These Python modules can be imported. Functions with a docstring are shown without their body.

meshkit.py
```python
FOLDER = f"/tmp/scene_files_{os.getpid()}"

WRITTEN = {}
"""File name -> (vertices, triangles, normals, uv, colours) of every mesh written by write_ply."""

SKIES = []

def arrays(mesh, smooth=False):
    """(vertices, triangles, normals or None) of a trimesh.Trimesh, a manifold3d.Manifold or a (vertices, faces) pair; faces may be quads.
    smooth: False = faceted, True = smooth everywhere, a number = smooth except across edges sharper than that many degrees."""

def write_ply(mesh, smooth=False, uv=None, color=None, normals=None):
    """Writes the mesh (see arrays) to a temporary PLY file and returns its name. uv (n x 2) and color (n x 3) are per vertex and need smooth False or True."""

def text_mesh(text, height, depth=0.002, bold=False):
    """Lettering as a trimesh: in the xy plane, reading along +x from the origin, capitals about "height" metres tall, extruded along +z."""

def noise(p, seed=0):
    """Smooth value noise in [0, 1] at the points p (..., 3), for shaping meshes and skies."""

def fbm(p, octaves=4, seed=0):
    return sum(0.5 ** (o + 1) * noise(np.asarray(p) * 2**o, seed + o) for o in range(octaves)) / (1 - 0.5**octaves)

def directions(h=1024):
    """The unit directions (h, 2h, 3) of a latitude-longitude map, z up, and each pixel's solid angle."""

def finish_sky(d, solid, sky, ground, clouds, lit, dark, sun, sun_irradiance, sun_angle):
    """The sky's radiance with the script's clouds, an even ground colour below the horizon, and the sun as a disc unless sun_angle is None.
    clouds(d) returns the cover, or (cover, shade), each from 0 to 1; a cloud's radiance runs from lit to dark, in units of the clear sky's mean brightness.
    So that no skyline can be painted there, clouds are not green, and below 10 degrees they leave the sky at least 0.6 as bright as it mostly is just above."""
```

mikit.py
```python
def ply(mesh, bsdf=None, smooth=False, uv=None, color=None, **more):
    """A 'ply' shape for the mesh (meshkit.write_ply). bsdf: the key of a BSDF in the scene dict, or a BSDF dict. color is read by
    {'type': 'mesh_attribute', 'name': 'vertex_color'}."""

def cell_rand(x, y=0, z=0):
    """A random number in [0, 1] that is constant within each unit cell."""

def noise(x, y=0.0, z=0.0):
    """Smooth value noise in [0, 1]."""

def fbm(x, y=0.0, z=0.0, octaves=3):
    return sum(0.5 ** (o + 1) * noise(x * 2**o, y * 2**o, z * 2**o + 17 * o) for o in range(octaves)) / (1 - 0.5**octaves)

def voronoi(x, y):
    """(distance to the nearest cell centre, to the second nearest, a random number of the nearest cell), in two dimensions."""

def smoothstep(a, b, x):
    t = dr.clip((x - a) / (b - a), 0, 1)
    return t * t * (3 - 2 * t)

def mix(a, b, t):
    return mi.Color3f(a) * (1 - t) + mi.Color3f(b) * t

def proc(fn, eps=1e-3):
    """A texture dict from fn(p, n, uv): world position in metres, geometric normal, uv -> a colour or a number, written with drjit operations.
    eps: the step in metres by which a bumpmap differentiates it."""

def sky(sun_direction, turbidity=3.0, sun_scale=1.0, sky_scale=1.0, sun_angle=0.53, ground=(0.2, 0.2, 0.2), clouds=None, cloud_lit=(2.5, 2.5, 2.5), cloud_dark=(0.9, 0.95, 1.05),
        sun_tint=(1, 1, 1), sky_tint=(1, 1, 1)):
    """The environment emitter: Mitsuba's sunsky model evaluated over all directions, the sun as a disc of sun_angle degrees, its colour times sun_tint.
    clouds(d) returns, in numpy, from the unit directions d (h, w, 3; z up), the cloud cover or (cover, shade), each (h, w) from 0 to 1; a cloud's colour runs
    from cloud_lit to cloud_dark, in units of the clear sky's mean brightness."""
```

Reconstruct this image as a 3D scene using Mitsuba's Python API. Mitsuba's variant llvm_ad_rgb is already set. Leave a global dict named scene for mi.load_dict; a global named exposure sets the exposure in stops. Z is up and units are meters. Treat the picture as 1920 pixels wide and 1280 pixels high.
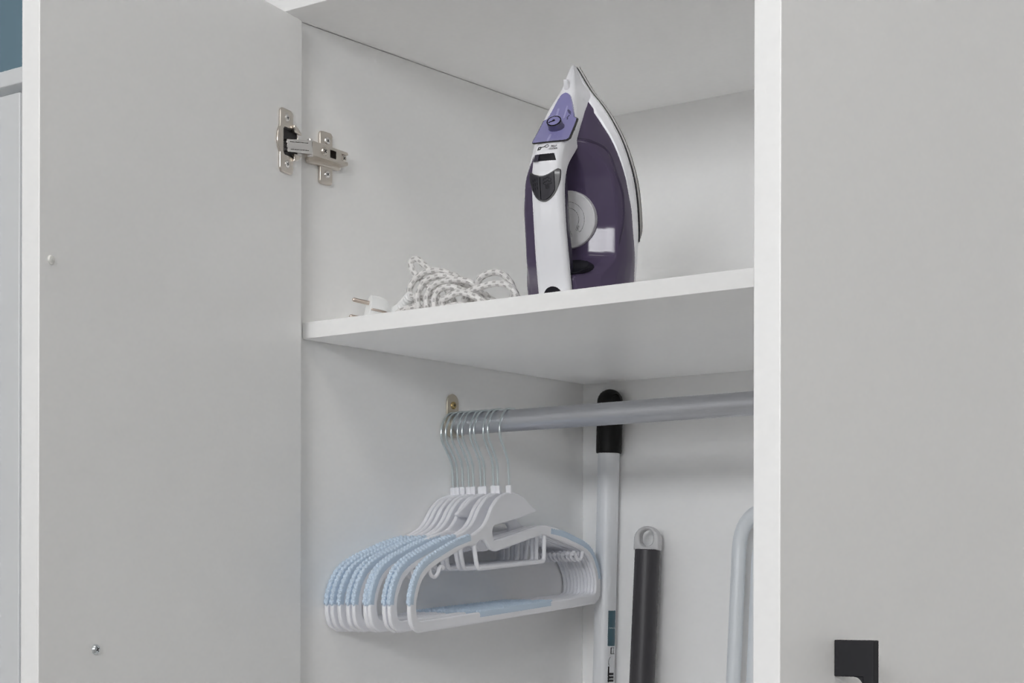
import math, random
import numpy as np, trimesh, mitsuba as mi, mikit, meshkit
import manifold3d as m3
from shapely.geometry import Polygon, LineString, Point, box as sbox
from shapely.ops import unary_union
from trimesh.transformations import rotation_matrix

T = mi.ScalarTransform4f
random.seed(3); rng = np.random.default_rng(3)
scene, labels = {}, {}

# ------------------------------------------------------------------ camera (shift lens: level, verticals upright)
F_PX, YAW, ROLL, EYE, HORIZON = 3461.0, 0.6551, 0.0021, np.array([1.4051, -1.4524, 1.3514]), 1120.5
FWD = np.array([-math.sin(YAW), math.cos(YAW), 0.0]); RGT = np.array([math.cos(YAW), math.sin(YAW), 0.0])
CUP = np.array([0, 0, 1.0]) * math.cos(ROLL) - RGT * math.sin(ROLL)
scene['camera'] = {'type': 'perspective', 'fov': math.degrees(2 * math.atan(960 / F_PX)), 'fov_axis': 'x', 'near_clip': 0.05,
                   'principal_point_offset_y': -(HORIZON - 640) / 1280,
                   'to_world': T().look_at(origin=EYE.tolist(), target=(EYE + FWD).tolist(), up=CUP.tolist())}
# ------------------------------------------------------------------ light: two daylit windows in the wall behind the camera and two ceiling lamps
WINDOW_LIGHT, SIDE_LIGHT, LAMP_LIGHT = (21.4, 21.6, 22.0), (2.2, 2.2, 2.25), (6.35, 6.15, 5.85)
exposure = 0.11


# ------------------------------------------------------------------ materials
def rgb(*c):
    return {'type': 'rgb', 'value': list(map(float, c))}


def plastic(name, c, rough=0.4, spec=0.5, coat=0.0, metal=0.0, tex=None, **more):
    scene[name] = {'type': 'twosided', 'bsdf': {'type': 'principled', 'base_color': tex or rgb(*c), 'roughness': rough, 'specular': spec, 'clearcoat': coat,
                                                'clearcoat_gloss': 0.95, 'metallic': metal, **more}}
    return name


def melamine(p, n, uv):
    v = mikit.fbm(p.x * 260, p.y * 260, p.z * 260, octaves=2)
    return mikit.mix((0.885, 0.885, 0.88), (0.905, 0.905, 0.90), v)


def floor_wood(p, n, uv):
    row = mi.Float(p.x) / 0.19
    k = mikit.cell_rand(row, 0, 0)
    g = mikit.fbm(p.x * 60, p.y * 4 + k * 30, 0.0, octaves=3)
    return mikit.mix((0.24, 0.225, 0.205), (0.32, 0.305, 0.285), 0.5 * g + 0.5 * k)


def braid(p, n, uv):
    # woven sleeve: fine white weave with pairs of grey flecks in staggered rows round the cord
    u, v = mi.Float(uv.x), mi.Float(uv.y)
    import drjit as dr
    lane = v * 6.0
    k = dr.floor(lane)
    s = u / 0.0105 + 0.5 * (k - 2.0 * dr.floor(k / 2.0)) + 0.12 * k
    fl = s - dr.floor(s)
    within = lane - k
    dash = dr.select((fl < 0.42) & (within > 0.2) & (within < 0.8), 1.0, 0.0)
    twin = dr.select(dr.abs(within - 0.5) < 0.07, 0.45, 1.0)
    weave = 0.5 + 0.5 * dr.sin(u * 5200.0 + v * 12.566) * dr.cos(u * 2600.0 - v * 25.13)
    base = mikit.mix((0.66, 0.65, 0.64), (0.86, 0.85, 0.84), weave)
    return mikit.mix(base, (0.20, 0.19, 0.19), dash * twin * 0.68)


plastic('white_board', None, 0.33, 0.45, tex=mikit.proc(melamine))
plastic('wall_paint', (0.52, 0.52, 0.52), 0.7)
plastic('blue_paint', (0.245, 0.375, 0.455), 0.6)
plastic('ceiling_paint', (0.85, 0.85, 0.84), 0.8)
plastic('floor_board', None, 0.4, tex=mikit.proc(floor_wood))
plastic('cabinet_board', (0.86, 0.875, 0.885), 0.4)
plastic('hanger_white', (0.83, 0.835, 0.87), 0.42)
plastic('hanger_blue', (0.545, 0.655, 0.775), 0.55)
plastic('zinc_wire', (0.74, 0.82, 0.84), 0.18, metal=1.0)
plastic('satin_tube', (0.60, 0.61, 0.645), 0.38, metal=1.0)
plastic('bracket_metal', (0.62, 0.57, 0.48), 0.35, metal=1.0)
plastic('brass_screw', (0.55, 0.42, 0.20), 0.35, metal=1.0)
plastic('nickel', (0.69, 0.64, 0.58), 0.24, metal=1.0)
plastic('polished_nickel', (0.86, 0.84, 0.82), 0.2, metal=1.0)
plastic('steel_screw', (0.68, 0.72, 0.74), 0.28, metal=1.0)
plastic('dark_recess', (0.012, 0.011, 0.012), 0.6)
plastic('black_plastic', (0.005, 0.005, 0.005), 0.45, 0.22)
plastic('black_metal', (0.014, 0.014, 0.017), 0.5, 0.3)
plastic('grip_grey', (0.040, 0.038, 0.043), 0.4, 0.4)
plastic('loop_grey', (0.50, 0.50, 0.51), 0.45)
plastic('pole_white', (0.74, 0.755, 0.78), 0.35)
plastic('frame_white', (0.72, 0.755, 0.79), 0.25)
plastic('sticker_teal', (0.055, 0.115, 0.145), 0.5)
plastic('print_black', (0.01, 0.01, 0.012), 0.5)
plastic('print_grey', (0.11, 0.11, 0.12), 0.5)
plastic('iron_white', (0.78, 0.785, 0.82), 0.22, 0.5, coat=0.5)
plastic('iron_purple', (0.070, 0.053, 0.100), 0.13, 0.28, coat=0.05)
plastic('iron_deep', (0.042, 0.031, 0.062), 0.2, 0.28)
plastic('iron_dark', (0.028, 0.025, 0.042), 0.25, 0.5, coat=0.4)
plastic('iron_black', (0.005, 0.005, 0.009), 0.4, 0.2)
plastic('button_dark', (0.020, 0.019, 0.026), 0.45, 0.3)
plastic('button_edge', (0.04, 0.04, 0.043), 0.3, coat=0.5)
plastic('lilac_clear', (0.215, 0.205, 0.42), 0.1, 0.6, coat=1.0)
plastic('lilac_deep', (0.055, 0.05, 0.125), 0.12, 0.6, coat=1.0)
plastic('lilac_pale', (0.34, 0.33, 0.55), 0.2)
plastic('dial_grey', (0.60, 0.60, 0.62), 0.35)
plastic('sole_metal', (0.20, 0.195, 0.185), 0.35, metal=1.0)
plastic('plug_white', (0.80, 0.81, 0.81), 0.35)
plastic('pin_metal', (0.66, 0.58, 0.52), 0.22, metal=1.0)
plastic('cord_braid', None, 0.3, 0.6, tex=mikit.proc(braid))
plastic('bumper_clear', (0.70, 0.70, 0.67), 0.35)


# ------------------------------------------------------------------ mesh helpers
def cat(*ms):
    return trimesh.util.concatenate([m if isinstance(m, trimesh.Trimesh) else tri(m) for m in ms])


def tri(m):
    v, f, _ = meshkit.arrays(m)
    return trimesh.Trimesh(v, f, process=False)


def box(x0, x1, y0, y1, z0, z1, r=0.0006):
    """A box with rounded-over edges of radius r."""
    if r <= 0:
        b = trimesh.creation.box((x1 - x0, y1 - y0, z1 - z0)); b.apply_translation(((x0 + x1) / 2, (y0 + y1) / 2, (z0 + z1) / 2)); return b
    pts = []
    for sx, cx in ((-1, x0 + r), (1, x1 - r)):
        for sy, cy in ((-1, y0 + r), (1, y1 - r)):
            for sz, cz in ((-1, z0 + r), (1, z1 - r)):
                for d in ((sx, 0, 0), (0, sy, 0), (0, 0, sz), (sx * .7071, sy * .7071, 0), (sx * .7071, 0, sz * .7071), (0, sy * .7071, sz * .7071)):
                    pts.append((cx + d[0] * r, cy + d[1] * r, cz + d[2] * r))
    return tri(m3.Manifold.hull_points(np.array(pts)))


def spline(pts, n=8, closed=False):
    p = np.asarray(pts, float); out = []
    k = len(p)
    for i in range(k if closed else k - 1):
        a, b, c, d = (p[(i - 1) % k], p[i], p[(i + 1) % k], p[(i + 2) % k]) if closed else (p[max(i - 1, 0)], p[i], p[i + 1], p[min(i + 2, k - 1)])
        for t in np.arange(n) / n:
            out.append(0.5 * (2 * b + (c - a) * t + (2 * a - 5 * b + 4 * c - d) * t * t + (3 * b - a - 3 * c + d) * t ** 3))
    if not closed:
        out.append(p[-1])
    return np.array(out)


def fillet(pts, r, n=6):
    """Polyline with its corners rounded to radius r."""
    p = [np.asarray(q, float) for q in pts]; out = [p[0]]
    for a, b, c in zip(p, p[1:], p[2:]):
        u, v = (a - b), (c - b)
        lu, lv = np.linalg.norm(u), np.linalg.norm(v)
        u, v = u / lu, v / lv
        half = math.acos(np.clip(u @ v, -1, 1)) / 2
        d = min(r / math.tan(half), lu * .49, lv * .49)
        for t in np.linspace(0, 1, n + 1):
            out.append((1 - t) ** 2 * (b + u * d) + 2 * t * (1 - t) * b + t * t * (b + v * d))
    out.append(p[-1])
    return np.array(out)


def tube(path, r, seg=10, closed=False, uv=False, cap=True):
    p = np.asarray(path, float); n = len(p)
    rr = np.broadcast_to(np.asarray(r, float), (n,))
    t = np.roll(p, -1, 0) - np.roll(p, 1, 0) if closed else np.gradient(p, axis=0)
    t /= np.linalg.norm(t, axis=1, keepdims=True) + 1e-12
    nv = np.cross(t[0], [0.31, 0.2, 0.93]); nv /= np.linalg.norm(nv)
    ang = np.arange(seg + (1 if uv else 0)) / seg * 2 * np.pi
    rings, N = [], len(ang)
    for i in range(n):
        nv = nv - t[i] * (nv @ t[i]); nv /= np.linalg.norm(nv) + 1e-12
        b = np.cross(t[i], nv)
        rings.append(p[i] + rr[i] * (np.cos(ang)[:, None] * nv + np.sin(ang)[:, None] * b))
    v = np.vstack(rings); f = []
    for i in range(n if closed else n - 1):
        j = (i + 1) % n
        for k in range(seg):
            k2 = k + 1 if uv else (k + 1) % seg
            f += [(i * N + k, i * N + k2, j * N + k2), (i * N + k, j * N + k2, j * N + k)]
    if cap and not closed:
        for end, order in ((0, -1), (n - 1, 1)):
            c = len(v); v = np.vstack([v, p[end]])
            for k in range(seg):
                tr = (c, end * N + k, end * N + (k + 1 if uv else (k + 1) % seg))
                f.append(tr if order > 0 else tr[::-1])
    m = trimesh.Trimesh(v, np.array(f), process=False)
    if not uv:
        return m
    s = np.r_[0, np.cumsum(np.linalg.norm(np.diff(p, axis=0), axis=1))]
    w = np.vstack([np.c_[np.full(N, s[i]), ang / (2 * np.pi)] for i in range(n)])
    return m, np.vstack([w] + [[[0, 0]]] * (len(v) - len(w)))


def loft(rings, cap=True):
    n, N = len(rings), len(rings[0])
    v = np.vstack(rings); f = []
    for i in range(n - 1):
        for k in range(N):
            k2 = (k + 1) % N
            f += [(i * N + k, i * N + k2, (i + 1) * N + k2), (i * N + k, (i + 1) * N + k2, (i + 1) * N + k)]
    if cap:
        for end, order in ((0, -1), (n - 1, 1)):
            c = len(v); v = np.vstack([v, rings[end].mean(0)])
            for k in range(N):
                tr = (c, end * N + k, end * N + (k + 1) % N)
                f.append(tr if order > 0 else tr[::-1])
    m = trimesh.Trimesh(v, np.array(f), process=False)
    if m.volume < 0:
        m.invert()
    return m


def lathe(profile, seg=32):
    return trimesh.creation.revolve(np.asarray(profile, float), sections=seg)


def place(m, M):
    m = m.copy(); m.apply_transform(M); return m


def frame(o, x, y, z):
    M = np.eye(4); M[:3, 0], M[:3, 1], M[:3, 2], M[:3, 3] = x, y, z, o
    return M


def extrude(poly, h, z0=0.0):
    ps = [g for g in getattr(poly, 'geoms', [poly])]
    out = []
    for g in ps:
        m = trimesh.creation.extrude_polygon(g, h, engine='earcut'); m.apply_translation((0, 0, z0)); out.append(m)
    return trimesh.util.concatenate(out)


def soft_extrude(poly, thick, edge, steps=3):
    """A plate of the polygon, centred on z = 0, its edges rounded with radius edge."""
    out = []
    for g in getattr(poly, 'geoms', [poly]):
        g = g.simplify(2e-5)
        loops = [np.array(g.exterior.coords)[:-1]] + [np.array(i.coords)[:-1] for i in g.interiors]
        ang = np.linspace(0, math.pi / 2, steps + 1)
        lay = [(edge * (1 - math.cos(t)), thick / 2 - edge + edge * math.sin(t)) for t in ang]
        lay = [(i, -z) for i, z in lay[::-1]] + lay
        inner, meshes = [], []
        for k, p in enumerate(loops):
            area = 0.5 * np.sum(p[:, 0] * np.roll(p[:, 1], -1) - np.roll(p[:, 0], -1) * p[:, 1])
            if (area > 0) != (k == 0):
                p = p[::-1]
            e = np.roll(p, -1, 0) - p; e /= np.linalg.norm(e, axis=1, keepdims=True) + 1e-15
            n1 = np.c_[-e[:, 1], e[:, 0]]; n0 = np.roll(n1, 1, 0)
            nb = n0 + n1; nb /= np.linalg.norm(nb, axis=1, keepdims=True) + 1e-12
            nb /= np.clip((nb * n1).sum(1), .6, 1)[:, None]
            N, v, f = len(p), [], []
            for i, z in lay:
                v.append(np.c_[p + nb * i, np.full(N, z)])
            for r in range(len(lay) - 1):
                for j in range(N):
                    j2 = (j + 1) % N
                    f += [(r * N + j, r * N + j2, (r + 1) * N + j2), (r * N + j, (r + 1) * N + j2, (r + 1) * N + j)]
            meshes.append(trimesh.Trimesh(np.vstack(v), np.array(f), process=False)); inner.append(p + nb * edge)
        q = Polygon(inner[0], inner[1:])
        q = q if q.is_valid else q.buffer(0)
        q = max(q.geoms, key=lambda k: k.area) if hasattr(q, 'geoms') else q
        v2, f2 = trimesh.creation.triangulate_polygon(q, engine='earcut')
        t = np.cross(np.c_[v2[f2[:, 1]] - v2[f2[:, 0]], np.zeros(len(f2))], np.c_[v2[f2[:, 2]] - v2[f2[:, 0]], np.zeros(len(f2))])[:, 2]
        f2 = np.where(t[:, None] < 0, f2[:, ::-1], f2)
        for z, ff in ((thick / 2, f2), (-thick / 2, f2[:, ::-1])):
            meshes.append(trimesh.Trimesh(np.c_[v2, np.full(len(v2), z)], ff, process=False))
        m = trimesh.util.concatenate(meshes); m.merge_vertices(digits_vertex=7); out.append(m)
    return trimesh.util.concatenate(out)


used = {}


def name_of(base):
    k = used.get(base, 0); used[base] = k + 1
    return base if k == 0 else '%s_%03d' % (base, k)


def thing(base, label, category, group=None):
    key = name_of(base)
    labels[key] = {'label': label, 'category': category}
    if group:
        labels[key]['group'] = group
    return key


def obj(part, mesh, bsdf, parent=None, smooth=False, label=None, to_world=None, **kw):
    key = name_of((parent + '__' if parent else '') + part)
    d = mesh if isinstance(mesh, dict) else mikit.ply(mesh, bsdf, smooth=smooth, **kw)
    scene[key] = {**d, 'to_world': to_world} if to_world is not None else d
    if label:
        labels[key] = {'label': label}
    return key


def struct(name, mesh, bsdf, label):
    obj(name, mesh, bsdf)
    labels[name] = {'label': label, 'category': name.split('_')[0], 'kind': 'structure'}
    return name


# ------------------------------------------------------------------ room
RX0, RX1, RY0, RY1, RZ = -1.9, 3.2, -4.2, 0.56, 2.75
struct('floor', box(RX0 - .1, RX1 + .1, RY0 - .1, RY1 + .1, -.1, 0, 0), 'floor_board', 'dark grey oak board floor of the room')
struct('ceiling', box(RX0 - .1, RX1 + .1, RY0 - .1, RY1 + .1, RZ, RZ + .1, 0), 'ceiling_paint', 'plain white ceiling of the room')
struct('wall_back', box(RX0 - .1, -.02, RY1, RY1 + .1, 0, RZ, 0), 'blue_paint', 'dusty blue wall behind the cabinet at the left edge')
struct('wall_back_right', box(-.02, RX1 + .1, RY1, RY1 + .1, 0, RZ, 0), 'wall_paint', 'white wall behind the wardrobe')
struct('wall_left', box(RX0 - .1, RX0, RY0, RY1, 0, RZ, 0), 'wall_paint', 'white wall at the left side of the room')
struct('wall_right', box(RX1, RX1 + .1, RY0, RY1, 0, RZ, 0), 'wall_paint', 'white wall at the right side of the room')
struct('wall_front', box(RX0 - .1, RX1 + .1, RY0 - .1, RY0, 0, RZ, 0), 'wall_paint', 'white wall with the window behind the viewer')


def window(n, along, c, w, h, zc, light, label):
    """A daylit window with a white frame; along 'x' looks to +y from the front wall, along 'y' looks to -x from the right wall."""
    def put(m):
        if along == 'x':
            return place(m, frame((c, RY0 + .012, zc), (-1, 0, 0), (0, 0, 1), (0, 1, 0)))
        return place(m, frame((RX1 - .012, c, zc), (0, 1, 0), (0, 0, 1), (-1, 0, 0)) if False else frame((RX1 - .012, c, zc), (0, -1, 0), (0, 0, 1), (-1, 0, 0)))
    pane = trimesh.Trimesh(np.array([[-w / 2, -h / 2, 0], [w / 2, -h / 2, 0], [w / 2, h / 2, 0], [-w / 2, h / 2, 0]]), [[0, 1, 2], [0, 2, 3]], process=False)
    key = 'window_%d' % n
    scene[key + '__pane'] = {**mikit.ply(put(pane), 'wall_paint'), 'emitter': {'type': 'area', 'radiance': rgb(*light)}}
    bars = [box(-w / 2 - .06, -w / 2, -h / 2 - .06, h / 2 + .06, -.012, .05, 0), box(w / 2, w / 2 + .06, -h / 2 - .06, h / 2 + .06, -.012, .05, 0),
            box(-w / 2, w / 2, h / 2, h / 2 + .06, -.012, .05, 0), box(-w / 2, w / 2, -h / 2 - .06, -h / 2, -.012, .05, 0), box(-.025, .025, -h / 2, h / 2, .002, .04, 0)]
    obj('frame', put(cat(*bars)), 'ceiling_paint', key)
    labels[key] = {'label': label, 'category': 'window', 'kind': 'structure'}


window(1, 'x', 1.9, 1.4, .6, 2.4, WINDOW_LIGHT, 'bright window high in the wall behind the viewer')
window(2, 'x', .2, 1.6, 1.3, 2.0, SIDE_LIGHT, 'dimmer large window in the wall behind the viewer')


def ceiling_lamp(x, y, r, label):
    k = thing('ceiling_lamp', label, 'lamp')
    disc = lathe([(0, 0), (r, 0), (r, .03), (0.0, .03)], 48); disc.apply_translation((x, y, RZ - .045))
    scene[k + '__diffuser'] = {**mikit.ply(disc, 'ceiling_paint'), 'emitter': {'type': 'area', 'radiance': rgb(*LAMP_LIGHT)}}
    obj('rim', place(lathe([(r + .002, -.004), (r + .025, -.004), (r + .025, .044), (r + .002, .044), (r + .002, -.004)], 48), frame((x, y, RZ - .045), (1, 0, 0), (0, 1, 0), (0, 0, 1))), 'ceiling_paint', k, smooth=30)


ceiling_lamp(1.9, -1.0, .30, 'larger round white lamp on the ceiling, to the right of the viewer')
ceiling_lamp(.45, -.9, .20, 'smaller round white lamp on the ceiling in front of the open wardrobe')

# ------------------------------------------------------------------ wardrobe
SH, DEEP, WID, TOPZ = 1.65, 0.529, 0.87, 1.977
wd = thing('wardrobe', 'white two-door wardrobe standing open, with a shelf and a hanging rail', 'wardrobe')
obj('side_panel', box(-.018, 0, -.012, DEEP, .02, TOPZ - .0006), 'white_board', wd, 30)
obj('side_panel', box(WID, WID + .018, -.012, DEEP, .02, TOPZ - .0006), 'white_board', wd, 30)
obj('back_panel', box(-.018, WID + .018, DEEP, DEEP + .005, .02, TOPZ + .018, 0), 'white_board', wd)
obj('top_panel', box(-.018, WID + .018, -.037, DEEP, TOPZ, TOPZ + .022, .0008), 'white_board', wd, 30)
obj('bottom_panel', box(0, WID, -.012, DEEP, .08, .098), 'white_board', wd, 30)
obj('plinth', box(0, WID, .03, .048, .0, .08), 'white_board', wd, 30)
obj('shelf', box(.0012, WID - .001, 0, DEEP - .0005, SH - .018, SH, .0008), 'white_board', wd, 30)

# left door: frame with origin at the hinge edge of its inner face; t runs to the free edge, o away from the inner face
HC = np.array([.0165, -.016, 0]); DT = np.array([.2215, -.975, 0]); DT /= np.linalg.norm(DT); DN = np.array([.975, .2215, 0]); DN /= np.linalg.norm(DN)
DM = frame(HC, DT, DN, (0, 0, 1))      # local x = t, y = outwards from inner face (into the view), z = height
# DT x DN points down, so meshes placed with DM are mirrored: turn them back
DM3 = np.linalg.det(DM[:3, :3])


def on_door(m):
    m = place(m, DM)
    if DM3 < 0:
        m.invert()
    return m


door = obj('door', on_door(box(.002, .4345, -.0195, 0, .09, 1.971, .0009)), 'white_board', wd, 30)


def screw(r, h, seg=20, cross=True):
    """Screw head standing on z = 0 with a cross recess, as (head, recess)."""
    head = lathe([(0, 0), (r, 0), (r, h * .35), (r * .82, h * .85), (r * .45, h), (0, h)], seg)
    bars = cat(box(-r * .5, r * .5, -r * .10, r * .10, h * .8, h * 1.03, 0), box(-r * .10, r * .10, -r * .5, r * .5, h * .8, h * 1.03, 0))
    return head, bars


def add_screw(parent, M, r, h, bsdf='steel_screw', name='screw', turn=0.4):
    head, bars = screw(r, h)
    R = M @ rotation_matrix(turn, (0, 0, 1))
    if np.linalg.det(R[:3, :3]) < 0:
        R = R @ np.diag([1, -1, 1, 1.])
    k = obj(name, place(head, R), bsdf, parent, 35)
    if parent.count('__') < 1 or True:
        return k, place(bars, R)


_, rec = add_screw(door, frame(HC + DT * .3565 + np.array([0, 0, 1.3043]), DT, np.cross(DN, DT), DN), .0047, .0032, turn=.5)
obj('screw_recess', rec, 'dark_recess', door)
bp_ = lathe([(0, 0), (.0042, 0), (.0042, .0008), (.0036, .0018), (.002, .0024), (0, .0026)], 24)
obj('door_bumper', place(bp_, frame(HC + DT * .4195 + np.array([0, 0, 1.6442]), DT, np.cross(DN, DT), DN)), 'bumper_clear', door, 35)

# right door, open square to the front, seen by its outer face
door2 = obj('door', box(.8482, .8668, -.492, -.018, .09, 1.971, .0009), 'white_board', wd, 30)
hy, hz = -.4205, 1.3258
hp = [box(.8668, .8668 + .0268, hy - .0035, hy + .0035, hz - .0225, hz, .0006), box(.8668 + .0195, .8668 + .0268, hy - .0035, hy + .0035, hz - .19, hz - .0005, .0006),
      box(.8668, .8668 + .0268, hy - .0035, hy + .0035, hz - .19, hz - .1675, .0006)]
fil = Polygon([(.0195, -.0225), (.0195 - .006, -.0225)] + [(.0135 + .006 * math.sin(a), -.0285 + .006 * math.cos(a)) for a in np.linspace(0, math.pi / 2, 7)])
fm = place(extrude(fil, .007), frame((.8668, hy + .0035, hz), (1, 0, 0), (0, 0, 1), (0, -1, 0)))
obj('handle', cat(*hp, fm), 'black_metal', door2, 30, label='black square bar handle')

# ------------------------------------------------------------------ concealed hinge of the left door
hg = wd + '__hinge'
zc = 1.8335


def dpt(t, o, z):
    return HC + DT * t + DN * o + np.array([0, 0, z])


rect = sbox(.0232, -.034, .0488, .034).buffer(-.005).buffer(.005, quad_segs=6)
flange = unary_union([rect, Point(.033, 0).buffer(.0212, quad_segs=12)]).difference(sbox(.0145, -.0145, .0425, .0145).buffer(-.004).buffer(.004))
fl = soft_extrude(flange, .0026, .0011)
HM = frame(dpt(0, .0013, zc), DT, (0, 0, 1), np.cross(DT, (0, 0, 1)))
if np.cross(DT, (0, 0, 1)) @ DN < 0:
    HM = frame(dpt(0, .0013, zc), DT, (0, 0, 1), DN)


def fix(m, M):
    m = place(m, M)
    if np.linalg.det(M[:3, :3]) < 0:
        m.invert()
    return m


scene[hg] = mikit.ply(fix(fl, HM), 'nickel', smooth=35); used[hg] = 1
labels[hg] = {'label': 'nickel-plated concealed cup hinge'}
cup = [(.0148, .003), (.0148, -.0005)]
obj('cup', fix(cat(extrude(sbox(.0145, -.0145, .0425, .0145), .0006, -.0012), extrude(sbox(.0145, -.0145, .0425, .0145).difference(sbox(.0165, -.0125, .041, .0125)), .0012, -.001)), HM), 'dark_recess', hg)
for s in (1, -1):
    wing = Point(.0275, 0).buffer(.0192, quad_segs=12).intersection(sbox(-.01, .0112, .0262, .03) if s > 0 else sbox(-.01, -.03, .0262, -.0112))
    obj('cup_wing', fix(soft_extrude(wing, .004, .0012), HM @ frame((0, 0, .003), (1, 0, 0), (0, 1, 0), (0, 0, 1))), 'nickel', hg, 35)
for s in (1, -1):
    _, rec = add_screw(hg, frame(dpt(.0365, .0024, zc + s * .0245), DT, np.cross(DN, DT), DN), .0042, .0016, 'polished_nickel', turn=.3 * s)
    obj('screw_recess', rec, 'dark_recess', hg)
# link: a bright bent plate from the cup towards the wall, then the channel arm along the wall
A0 = np.array([.0286, -.0520, zc - .0047]); A1 = np.array([.0205, -.0050, zc + .0033])
u = A1 - A0; ul = np.linalg.norm(u); u /= ul; wv = np.cross((0, 0, 1), u); wv /= np.linalg.norm(wv); wv = wv if wv[0] > 0 else -wv; wz = np.cross(u, wv); wz = wz if wz[2] > 0 else -wz
lk = soft_extrude(Polygon([(0, -.0066), (ul, -.0074), (ul, .0074), (0, .0066)]).difference(Point(-.0006, .0012).buffer(.0018, quad_segs=4)).difference(sbox(-.001, -.0042, .0011, -.0020)), .004, .0006)
LMx = frame(A0 - wv * .002, u, wz, wv)
obj('link', fix(lk, LMx), 'polished_nickel', hg, 35, label='bright link plate')
gro = cat(box(.006, ul - .008, .0036, .0042, .0019, .00215, 0), box(.006, ul - .008, -.0042, -.0036, .0019, .00215, 0))
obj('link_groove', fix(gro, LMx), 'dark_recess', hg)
za = zc + .0034
pv = [place(trimesh.creation.cylinder(.0032, .003, sections=16), frame((.0165, -.0045, za + s * .0078), (1, 0, 0), (0, 1, 0), (0, 0, 1))) for s in (1, -1)]
obj('pivot', pv[0], 'polished_nickel', hg, 35)
obj('pivot', pv[1], 'polished_nickel', hg, 35)
Y0, Y1 = -.0040, .0585
chan = m3.Manifold.hull_points(np.array([(x, y, za + z) for x, y, z in [(.004, Y0 + .004, -.0080), (.004, Y0 + .004, .0080), (.0188, Y0, -.0080), (.0188, Y0, .0080), (.004, Y1, -.0080), (.004, Y1, .0080),
                                                                       (.0130, Y1, -.0074), (.0130, Y1, .0074), (.0195, Y0, -.0072), (.0195, Y0, .0072), (.0137, Y1, -.0066), (.0137, Y1, .0066)]]))


def slope_x(y):
    return .0195 - (.0195 - .0137) * (y - Y0) / (Y1 - Y0)


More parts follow.
